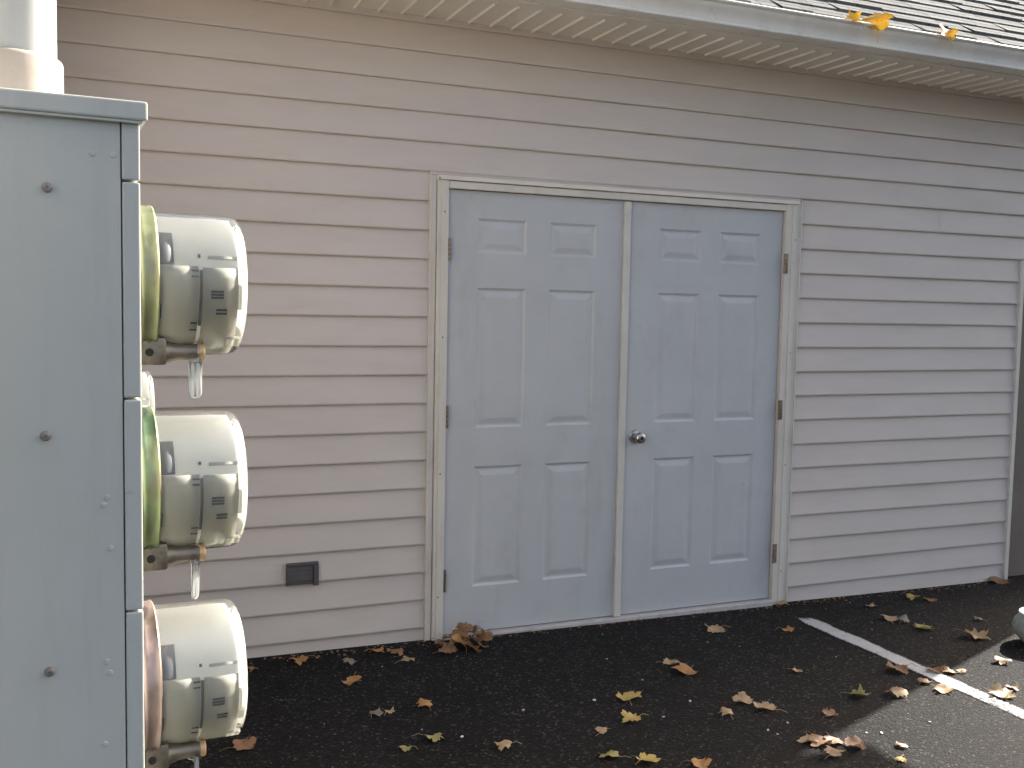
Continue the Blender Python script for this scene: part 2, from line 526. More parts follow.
# trim channel under the soffit
mb = MB()
mb.box((WX0 + .03, -.022, TOPZ - .026), (WX1 + .02, -.004, TOPZ + .004), .003)
add(mb, "soffit_channel", M_siding)
# soffit with v-ribs
EY = -.39; EX0, EX1 = -2.1, 5.08
mb = MB()
mb.box((EX0, EY, TOPZ), (EX1, -.001, TOPZ + .012))
x = EX0 + .03
k = 0
while x < EX1:
    y0, y1 = -.015, EY + .055
    w, h = .0085, .0075
    z0 = TOPZ - .0004
    a = [(x - w, y0, z0), (x - w * .35, y0, z0 - h), (x + w * .35, y0, z0 - h), (x + w, y0, z0)]
    b_ = [(p[0], y1, p[2]) for p in a]
    for q in range(3): mb.face([a[q], a[q + 1], b_[q + 1], b_[q]])
    mb.face(a); mb.face(b_[::-1])
    x += .1016; k += 1
add(mb, "soffit", M_soffit)
# gutter, k-style
mb = MB()
GZ0 = 2.690
prof = [(EY - .002, GZ0 + .09), (EY - .002, GZ0), (EY - .078, GZ0), (EY - .084, GZ0 + .003), (EY - .085, GZ0 + .009), (EY - .081, GZ0 + .014),
        (EY - .083, GZ0 + .03), (EY - .090, GZ0 + .046), (EY - .101, GZ0 + .060), (EY - .109, GZ0 + .070), (EY - .112, GZ0 + .080), (EY - .118, GZ0 + .083),
        (EY - .124, GZ0 + .087), (EY - .125, GZ0 + .093), (EY - .120, GZ0 + .097), (EY - .108, GZ0 + .097), (EY - .106, GZ0 + .092), (EY - .108, GZ0 + .089)]
inner = [(y + .0016, z + .0016) for y, z in prof[1:10]]
mb.extrude_x(prof, EX0, EX1 - .01)
mb.extrude_x([(EY - .0036, GZ0 + .09)] + inner, EX0, EX1 - .01)
gut = add(mb, "gutter", M_gutter, smooth=35)
mb = MB()
mb.box((EX0, EY + .001, TOPZ + .013), (EX1, EY + .02, TOPZ + .16), .002)
add(mb, "fascia", M_gutter)
# roof
PT = math.radians(35)
mb = MB()
nc = 34
for i in range(nc):
    s0, s1 = i * .127, (i + 1) * .127 + .03
    lift = .010
    def pt(x, s, n): return (x, -.455 + s * math.cos(PT) - n * math.sin(PT), 2.80 + s * math.sin(PT) + n * math.cos(PT))
    rr_ = random.Random(100 + i)
    xa = EX0 - rr_.uniform(0, .2)
    while xa < EX1 + .04:
        xb = min(xa + rr_.uniform(.13, .34), EX1 + .04)
        lf = rr_.choice((.010, .012, .015, .017)) if i < 14 else .012
        mb.face([pt(xa, s0, lf), pt(xb, s0, lf), pt(xb, s1, .001), pt(xa, s1, .001)])
        mb.face([pt(xa, s0, 0), pt(xb, s0, 0), pt(xb, s0, lf), pt(xa, s0, lf)])
        mb.face([pt(xb, s0, 0), pt(xb, s1, 0), pt(xb, s1, .001), pt(xb, s0, lf)])
        xa = xb + .004
    mb.face([pt(EX0, s0, -.001), pt(EX1 + .04, s0, -.001), pt(EX1 + .04, s1, -.001), pt(EX0, s1, -.001)])
L = nc * .127
mb.face([pt(EX0, 0, -.02), pt(EX1, 0, -.02), pt(EX1, L, -.02), pt(EX0, L, -.02)])
yr = pt(0, L, 0)[1]; zr = pt(0, L, 0)[2]
mb.face([(EX0, yr, zr), (EX1, yr, zr), (EX1, yr + 3.2, zr - 2.24), (EX0, yr + 3.2, zr - 2.24)])
# gable end triangle
mb.face([(WX1, 0, TOPZ + .01), (WX1, 2 * yr, TOPZ + .01), (WX1, yr, zr - .03)])
add(mb, "roof", M_shingle)
# wing eave and low roof
mb = MB()
mb.box((WX0 - 3.1, -3.66, TOPZ), (WX0 + .36, -.515, TOPZ + .15), .004)
mb.face([(WX0 - 3.1, -3.66, TOPZ + .152), (WX0 + .36, -3.66, TOPZ + .152), (WX0 + .36, -.2, TOPZ + .152), (WX0 - 2.2, -.2, TOPZ + 1.4), (WX0 - 3.1, -.2, TOPZ + 1.4)])
add(mb, "wing_eave", M_gutter)

# door frame
mb = MB()
DZT, DZB = 1.962, -.045
mb.box((.0835, -.0295, DZT + .002), (1.8985, .02, 1.9965), .003)
frame = add(mb, "door_frame", M_trim)
for a, c, d in ((.030, .083, .046), (1.899, 1.968, 1.936)):
    mb = MB()
    mb.box((a, -.030, -.13), (c, .02, 2.0), .003)
    mb.box((d, -.0335, -.12), (d + .016, -.029, 1.99), .0015)
    sub(mb, "door_jamb", M_trim, frame)
mb = MB()
mb.box((-.001, -.020, -.11), (.0275, -.002, 2.016), .002)
mb.box((-.003, -.026, -.11), (.004, -.001, 2.018), .0015)
add(mb, "j_channel", M_trim)
mb = MB()
mb.box((1.9705, -.020, -.13), (2.001, -.002, 2.016), .002)
mb.box((1.996, -.026, -.13), (2.003, -.001, 2.018), .0015)
add(mb, "j_channel", M_trim)
mb = MB()
mb.box((.028, -.040, 1.9985), (1.972, -.004, 2.0165), .003)
add(mb, "drip_cap", M_cap)
mb = MB()
mb.box((-.003, -.0125, 2.0185), (2.003, -.0005, 2.0335), .002)
add(mb, "head_channel", M_siding)
mb = MB()
mb.box((WX0 - 2.9, .09, -.3), (WX1 - .08, .10, TOPZ - .003))
add(mb, "sun_blocker", M_dark)  # added unseen black sheet, stops sunlight leaking through the hollow building
mb = MB()
mb.box((WX0 - 2.9, 6.9, -.3), (WX1 - .08, 7.0, TOPZ - .003))
add(mb, "sun_blocker", M_dark)  # second added sheet, closes the open back against the sun
mb = MB()
mb.box((.0, .03, -.2), (2.0, .05, 2.03))
add(mb, "door_backing", M_dark)
mb = MB()
mb.box((.084, -.045, -.16), (1.898, .01, -.050), .004)
add(mb, "threshold", M_sill)
# screw holes in the frame
mb = MB()
for x, z in ((.062, 1.86), (.060, 1.31), (.058, .70), (.055, .14), (1.955, 1.82), (1.952, 1.24), (1.95, .66), (1.948, .1), (.034, 2.004)):
    mb = MB()
    mb.lathe([(-.0312, .0001), (-.0312, .0045), (-.029, .0045)], 'y', 12, org=(x, -.003 if x != .034 else -.012, z))
    add(mb, "frame_fastener", M_screw)

def door(name, x0, x1, panels, label):
    z0, z1 = DZB, DZT - .0005
    mb = MB()
    xs = sorted({x0, x1} | {a for p in panels for a in (p[0], p[1])})
    zs = sorted({z0, z1} | {a for p in panels for a in (p[2], p[3])})
    Y = -.006
    for a, c in zip(xs[:-1], xs[1:]):
        for d, e in zip(zs[:-1], zs[1:]):
            xm, zm = (a + c) / 2, (d + e) / 2
            if any(p[0] < xm < p[1] and p[2] < zm < p[3] for p in panels): continue
            mb.face([(a, Y, d), (c, Y, d), (c, Y, e), (a, Y, e)])
    for p in panels:
        rings = [(0, 0), (.005, .003), (.010, .0062), (.016, .0066), (.022, .0058), (.040, .0016), (.045, .001), (.052, .0008)]
        pr = None
        for d, dy in rings:
            r = [(p[0] + d, Y + dy, p[2] + d), (p[1] - d, Y + dy, p[2] + d), (p[1] - d, Y + dy, p[3] - d), (p[0] + d, Y + dy, p[3] - d)]
            if pr:
                for q in range(4): mb.face([pr[q], pr[(q + 1) % 4], r[(q + 1) % 4], r[q]])
            pr = r
        mb.face(pr)
    # edges
    for a, c in (((x0, z0), (x1, z0)), ((x1, z0), (x1, z1)), ((x1, z1), (x0, z1)), ((x0, z1), (x0, z0))):
        mb.face([(a[0], Y, a[1]), (c[0], Y, c[1]), (c[0], .028, c[1]), (a[0], .028, a[1])])
    o = add(mb, name, M_door)
    if label: o["label"] = label
    return o
def pan(xa, xb, xc, xd):
    out = []
    for a, c in ((xa, xb), (xc, xd)):
        for z0, z1 in ((.165, .722), (.899, 1.533), (1.686, 1.842)): out.append((a, c, z0, z1))
    return out
doorL = door("door", .088, .9665, pan(.228, .468, .584, .826), "left door leaf with a pale astragal strip and no knob")
doorR = door("door", .985, 1.894, pan(1.170, 1.407, 1.518, 1.764), "right door leaf with a round steel knob")
mb = MB(); mb.box((.9675, -.022, DZB - .004), (1.003, .004, DZT - .003), .003)
sub(mb, "astragal", M_astragal, doorL)
# knob
mb = MB()
mb.lathe([(-.006, .0), (-.0062, .033), (-.010, .034), (-.014, .031), (-.017, .016), (-.034, .0125), (-.040, .018), (-.046, .0255), (-.055, .0285), (-.064, .0265), (-.070, .020), (-.0725, .012), (-.073, .0)], 'y', 40, org=(1.066, 0, .832))
kn = sub(mb, "door_knob", M_steel, doorR, smooth=40)
mb = MB()
mb.lathe([(-.0728, .0), (-.0745, .0085), (-.0735, .0095)], 'y', 20, org=(1.066, 0, .832))
mb.box((1.0652, -.076, .826), (1.0668, -.0742, .838))
sub(mb, "keyhole", M_dark, kn)
# hinges
for dr, x, lst in ((doorR, 1.8965, ((1.698, M_hinge), (.948, M_hinge), (.196, M_hingepaint))), (doorL, .0885, ((1.697, M_hinge), (.955, M_hinge), (.21, M_hinge)))):
    for zc, hm in lst:
        mb = MB()
        for k in range(5):
            mb.lathe([(zc - .051 + k * .0206, 0), (zc - .051 + k * .0206, .0062), (zc - .051 + k * .0206 + .0188, .0062), (zc - .051 + k * .0206 + .0188, 0)], 'z', 14, org=(x, -.0335 if dr is doorR else -.0275, 0))
        if dr is doorR:
            mb.box((x + .006, -.0345, zc - .05), (x + .02, -.0302, zc + .05), .001)
        sub(mb, "hinge", hm, dr, smooth=40)
# wall vent
mb = MB()
vx0, vx1, vz0, vz1 = -.622, -.484, .250, .345
mb.box((vx0, -.030, vz1 - .012), (vx1, -.012, vz1), .002)
mb.box((vx0, -.030, vz0), (vx0 + .010, -.012, vz1 - .0125), .002)
mb.box((vx1 - .022, -.034, vz0 - .006), (vx1, -.012, vz1 - .0125), .002)
mb.box((vx0 + .0105, -.024, vz0), (vx1 - .0225, -.012, vz0 + .014), .002)
vent = add(mb, "wall_vent", M_ventbox)
mb = MB()
for k in range(4):
    z = vz0 + .017 + k * .017
    mb.face([(vx0 + .011, -.027, z), (vx1 - .023, -.027, z), (vx1 - .023, -.014, z + .015), (vx0 + .011, -.014, z + .015)])
mb.face([(vx0 + .01, -.0275, vz0 + .02), (vx1 - .024, -.0275, vz0 + .02), (vx1 - .024, -.0245, vz1 - .014), (vx0 + .01, -.0245, vz1 - .014)])
sub(mb, "louver", M_ventbox, vent)
# grey side door at the right
mb = MB()
mb.box((3.603, .035, -.15), (4.397, .06, 1.70), .003)
sd = add(mb, "side_door", M_concrete)
sd["label"] = "plain grey side door recessed in the siding at the right edge"
mb = MB()
mb.box((3.574, -.026, -.15), (3.602, .06, 1.776), .003)
mb.box((4.398, -.026, -.15), (4.426, .06, 1.776), .003)
mb.box((3.6025, -.0255, 1.704), (4.3975, .06, 1.776), .003)
sub(mb, "frame", M_trim, sd)
mb = MB()
mb.lathe([(.034, .0), (.0335, .03), (.029, .03), (.025, .013), (.0, .012), (-.012, .024), (-.022, .027), (-.032, .02), (-.035, 0)], 'y', 24, org=(4.32, 0, .83))
sub(mb, "handle", M_steel, sd, smooth=40)
mb = MB()
mb.box((3.55, .055, -.2), (4.45, .075, 1.75))
add(mb, "door_backing", M_dark)

# ------------------------------------------------------------------ meter cabinet
RZ = math.radians(2.8)
CP = Vector((-1.35195, -3.17118, 0))
U = Vector((math.cos(RZ), math.sin(RZ), 0)); V = Vector((-math.sin(RZ), math.cos(RZ), 0))
CT = 1.640
cab = empty("meter_cabinet", CP + Vector((0, 0, .38)), RZ)
tag(cab, "tall grey enamelled meter cabinet standing at the left edge with clear meters on its face", "meter cabinet")
Z0 = .38
def cpart(mb, name, mat, parent=None, smooth=None):
    for v in mb.bm.verts: v.co.z -= Z0
    return mb.build(name, mat, parent or cab, smooth=smooth)
CL = 1.42
mb = MB()
mb.box((-.345, .004, Z0), (-.0175, CL, CT - .0175), .002)
cpart(mb, "housing", M_cab)
# end cover with a folded edge
mb = MB()
mb.box((-.345, -.002, Z0 + .004), (-.0182, .0035, CT - .019), .0015)
cpart(mb, "side_panel", M_cab)
# front covers, one per row, each with a flange wrapping the corner
zc = [Z0 + .005, .846, 1.087, 1.3345, 1.5815 - .0, CT - .019]
zc = [Z0 + .005, .893, 1.122, 1.343, 1.5625, CT - .019]
for k in range(5):
    mb = MB()
    a, c = zc[k] + .001, zc[k + 1] - .001
    mb.box((-.0170, -.003 + .0006 * (k % 2), a), (0.0, CL + .002, c), .0018)
    cpart(mb, "front_cover", M_cab)
mb = MB()
mb.box((-.350, -.010, CT - .018), (.0070, CL + .01, CT + .001), .0022)
mb.box((-.347, -.0085, CT - .021), (.0025, -.0045, CT - .0182), .001)
cpart(mb, "top_cap", M_cab)
# screws and rivets on the end panel
for u, z in ((-.0855, 1.551), (-.090, 1.308), (-.0895, 1.069)):
    mb = MB()
    mb.lathe([(-.0021, .0052), (-.0036, .0049), (-.0054, .0037), (-.0058, .0015), (-.0048, .0013), (-.0046, 0)], 'y', 18, org=(u, 0, z))
    cpart(mb, "screw", M_screw, smooth=35)
mb = MB()
for u, z in ((-.044, 1.587), (-.025, 1.587), (-.034, 1.243), (-.037, 1.235), (-.036, 1.072), (-.033, 1.06), (-.038, .985), (-.031, 1.19)):
    mb = MB()
    mb.lathe([(-.0018, .0032), (-.0028, .0026), (-.0032, 0)], 'y', 12, org=(u, 0, z))
    cpart(mb, "dimple", M_cab, smooth=50)

# conduit
cc = CP + U * -.1145 + V * .150
con = empty("conduit_pipe", (cc.x, cc.y, CT + .001))
tag(con, "thick white plastic conduit rising from the top of the grey meter cabinet", "conduit")
mb = MB(); mb.lathe([(.055, .0445), (TOPZ - CT - .003, .0445)], 'z', 64)
mb.build("pipe", M_pvc, con, smooth=40)
mb = MB(); mb.lathe([(.0, .045), (.0, .0508), (.057, .0508), (.060, .0495), (.062, .047), (.0625, .0447)], 'z', 64)
mb.build("coupling", M_pvc2, con, smooth=40)

# ------------------------------------------------------------------ electric meters
PI = math.pi
def D(a): return math.radians(a)
def patch(mb, a0, a1, u0, u1, r, th=.0012, n=14):
    a0, a1 = D(a0), D(a1)
    mb.lathe([(u0, r - .004), (u0, r), (u1, r), (u1, r - .004)], 'x', n, a0=a0, a1=a1)
    for a in (a0, a1):
        c, d = math.cos(a), math.sin(a)
        mb.face([(u0, -(r - .004) * c, (r - .004) * d), (u0, -r * c, r * d), (u1, -r * c, r * d), (u1, -(r - .004) * c, (r - .004) * d)])
def make_meter(ringm):
    e = empty("electric_meter", (0, 0, 0), RZ)
    mb = MB(); mb.lathe([(-.018, .076), (.0, .076), (.001, .070), (.001, 0)], 'x', 64)
    mb.build("socket", M_socket, e, smooth=40)
    mb = MB()
    mb.lathe([(-.011, .0835), (-.011, .0895), (-.009, .0908), (-.005, .0898), (.0035, .0894), (.0072, .0905), (.0088, .0892), (.0092, .086), (.0088, .0845), (-.004, .0842)], 'x', 72)
    ring = mb.build("locking_ring", ringm, e, smooth=50)
    mb = MB()
    mb.lathe([(-.004, .0838), (.030, .0835), (.060, .0831), (.090, .0826), (.096, .0821), (.1005, .0806), (.104, .0776), (.1055, .0745), (.1042, .0728), (.1042, .0716), (.106, .0700), (.107, .055), (.1078, .025), (.108, .0002)], 'x', 80)
    cov = mb.build("clear_cover", M_cover, e, smooth=28)
    mb = MB()
    mb.lathe([(.001, .0), (.001, .0780), (.0905, .0775), (.094, .0765), (.0958, .0735), (.0965, .0)], 'x', 64)
    body = mb.build("meter_body", M_body, e, smooth=35)
    def pp(name, mat, par, *a, **k):
        mb = MB(); patch(mb, *a, **k); return mb.build(name, mat, par)
    pp("shroud", M_shroud, body, -112, 14, .010, .0508, .0807)
    pp("shroud", M_shroud, body, -112, 13, .0555, .094, .0813)
    pp("label_plate", M_shroud, body, 21, 23.5, .062, .094, .0797)
    pp("slot", M_slot, body, -36, 11, .0520, .0550, .0799, n=8)
    for a in (11, 6.5, -32, -39): pp("slot", M_slot, body, a - 1.4, a, .043, .0508, .0812, n=2)
    for a in (-5, -7.5, -10): pp("slot", M_slot, body, a - 1.5, a, .064, .078, .0818, n=2)
    for a in (-20, -23): pp("slot", M_slot, body, a - 1.5, a, .070, .082, .0818, n=2)
    pp("slot", M_slot, body, 22, 24.5, .051, .0535, .0801, n=2)
    pp("terminal_block", M_block, body, 15, 43, .004, .0245, .0823)
    pp("terminal_clip", M_block, body, -28, -16, .004, .011, .0827)
    mb = MB()
    mb.box((.0962, -.036, .004), (.0982, .036, .034), .001)
    mb.build("display", M_lcd, body)
    pp("cover_lug", M_shroud, cov, -58, -48, .085, .1005, .0830)
    pp("cover_lug", M_shroud, cov, -20, 0, .094, .0985, .0823)
    # lock at the foot of the ring
    LO = Vector((-.006, -.026, .019))
    def lb(mb, name, mat, par, **k):
        for v in mb.bm.verts: v.co += LO
        return mb.build(name, mat, par, **k)
    mb = MB()
    mb.box((-.004, -.036, -.1105), (.0245, -.002, -.0795), .003)
    mb.box((-.002, -.030, -.0865), (.020, -.008, -.0705), .003)
    mb.box((.004, -.0375, -.0855), (.0075, -.006, -.068), .0012)
    mb.lathe([(.022, .0), (.022, .0135), (.028, .0118), (.035, .0098), (.040, .0092), (.0605, .0092), (.0615, .0)], 'x', 24, org=(0, -.022, -.0965))
    lock = lb(mb, "ring_lock", M_lock, e, smooth=35)
    mb = MB()
    mb.lathe([(-.0362, .0001), (-.0385, .0036), (-.037, .0046), (-.035, .0046)], 'y', 12, org=(.006, 0, -.096))
    lb(mb, "lock_rivet", M_slot, lock)
    mb = MB()
    mb.lathe([(.0605, .0), (.0605, .0100), (.0655, .0100), (.067, .0085), (.067, 0)], 'x', 24, org=(0, -.022, -.0965))
    lb(mb, "lock_cap", M_brass, lock, smooth=35)
    # clear hanging seal: a moulded strip with a thick rim, and its wire; local origin on the lock barrel
    te = (.0505, LO.y - .026, LO.z - .0965)
    mb = MB()
    w, l = .0060, .053
    mb.box((-w, -.0008, -l + .003), (w, .0008, -.006), .0005, seg=1)
    mb.tube([(-w, 0, -.006), (-w, 0, -l + .006), (-w * .7, 0, -l + .002), (0, 0, -l), (w * .7, 0, -l + .002), (w, 0, -l + .006), (w, 0, -.006)], .0017, 8)
    mb.tube([(0, 0, -.012), (0, 0, -l + .002)], .0012, 6)
    mb.box((-w - .001, -.003, -.012), (w + .001, .003, -.006), .0012, seg=1)
    tg = mb.build("seal_tag", M_tag, e, weld=False)
    tg.location = te
    mb = MB()
    mb.tube([(.0025, 0.004 + .0112 * math.cos(t * .5235), -.0005 + .0122 * math.sin(t * .5235)) for t in range(13)], .0006, 6)
    mb.build("wire", M_wire, tg)
    return e
protos = [make_meter(M_ring_a)]
def place(e, v, z, seal, spin=0.0):
    q = CP + U * .018 + V * v
    e.location = (q.x, q.y, z)
    for ch in e.children:
        if ch.name.startswith("seal_tag"): 
            ch.rotation_euler = (0, seal * .05, seal)
rows = [(.155, 1.463, M_ring_a, 0.0, "uppermost clear round electric meter on the cabinet, yellow-green ring and a wide hanging seal tag"),
        (.155, 1.229, M_ring_b, .9, "middle clear round electric meter on the cabinet, green ring, between two like it"),
        (.155, .994, M_ring_c, 1.2, "lowest clear round electric meter on the cabinet, rose metal ring, above the leaves"),
        (1.06, 1.463, M_ring_a, .2, "electric meter hidden behind the uppermost meter, farther along the cabinet"),
        (1.06, 1.222, M_ring_a, .3, "electric meter just peeping out between the uppermost and middle meters, farther along the cabinet"),
        (1.06, .994, M_ring_b, .1, "electric meter peeping out below the middle meter's lock, farther along the cabinet")]
for k, (v, z, rm, seal, lab) in enumerate(rows):
    e = protos[0] if k == 0 else copy_tree(protos[0])
    if k:
        for ch in e.children:
            if ch.name.startswith("locking_ring") and rm is not M_ring_a:
                ch.data = ch.data.copy(); ch.data.materials[0] = rm
    place(e, v, z, seal)
    tag(e, lab, "electric meter", "electric meters on the cabinet face")

# ------------------------------------------------------------------ pot at the right edge
px_, py_ = 2.745, -.975
pot = empty("flower_pot", (px_, py_, gz(px_)))
pot.scale = (.75, .75, .75)
tag(pot, "squat rounded grey-green pot with a white rim, cut off by the right edge", "pot")
mb = MB()
mb.lathe([(.0, .0), (.0, .11), (.01, .13), (.06, .175), (.11, .19), (.15, .178), (.175, .155), (.186, .148), (.186, .138), (.15, .14), (.10, .14), (.10, 0)], 'z', 56)
mb.build("body", M_pot, pot, smooth=50)
mb = MB()
mb.lathe([(.188, .136), (.188, .150), (.193, .156), (.201, .154), (.206, .140), (.207, .08), (.207, 0)], 'z', 56)
mb.build("rim", M_potrim, pot, smooth=50)

# ------------------------------------------------------------------ leaves
OUT = [(0, -.46), (.10, -.42), (.24, -.44), (.28, -.34), (.42, -.30), (.40, -.18), (.34, -.10), (.47, -.02), (.56, .12), (.44, .18), (.43, .30), (.30, .27), (.20, .22), (.22, .36), (.13, .40), (.0, .54)]
def leaf_mesh(name, size, curl, kind, rng, thick=.0006):
    bm = bmesh.new()
    pts = [(x * rng.uniform(.85, 1.15), y * rng.uniform(.9, 1.1)) for x, y in OUT]
    left = [(-x * rng.uniform(.8, 1.15), y * rng.uniform(.9, 1.1)) for x, y in OUT[1:-1]][::-1]
    poly = pts + left
    cs = bm.verts.new((0, -.05, 0))
    ring = [bm.verts.new((x, y, 0)) for x, y in poly]
    mid = [bm.verts.new((x * .52, -.05 + (y + .05) * .52, 0)) for x, y in poly]
    n = len(poly)
    for i in range(n):
        j = (i + 1) % n
        bm.faces.new((mid[i], ring[i], ring[j], mid[j]))
        bm.faces.new((cs, mid[i], mid[j]))
    bmesh.ops.subdivide_edges(bm, edges=bm.edges[:], cuts=1, use_grid_fill=True)
    ca = rng.uniform(0, 2 * PI); k1 = curl * rng.uniform(.7, 1.1); up_ = rng.choice((1, 1, -1))
    ph = [rng.uniform(0, 6) for _ in range(4)]
    for v in bm.verts:
        x, y = v.co.x, v.co.y
        r = math.hypot(x, y + .05)
        t = x * math.cos(ca) + y * math.sin(ca)
        s = -x * math.sin(ca) + y * math.cos(ca)
        z = .07 * math.sin(7 * x + ph[0]) * r * 2 + .06 * math.sin(9 * y + ph[1]) * r * 2
        # roll round the s axis
        if k1 > .05:
            R = .62 / (k1 * 1.9)
            a = t / R
            t2, z2 = R * math.sin(a), (R - R * math.cos(a)) * up_
            s2 = s
            a2 = s * k1 * .9
            z2 += up_ * .35 * s * s * k1
            x = t2 * math.cos(ca) - s2 * math.sin(ca)
            y = t2 * math.sin(ca) + s2 * math.cos(ca)
            z += z2
        v.co = (x * size * 1.05, y * size * 1.05, z * size)
    zm = min(v.co.z for v in bm.verts)
    for v in bm.verts: v.co.z -= zm - .001
    # stalk
    base = [v for v in bm.verts][1].co.copy()
    st = bmesh.new()
    me = bpy.data.meshes.new(name)
    b2 = MB()
    b2.bm.free(); b2.bm = bm
    for f in bm.faces: f.smooth = True
    d = Vector((rng.uniform(-.3, .3), -1, 0)).normalized()
    b2.tube([base, base + d * size * .25 + Vector((0, 0, size * .05)), base + d * size * .55 + Vector((rng.uniform(-.1, .1) * size, 0, -base.z * .6 + .001))], .0009, 5)
    st.free()
    bm.to_mesh(me); bm.free()
    me.materials.append(M_leaf[kind])
    return me
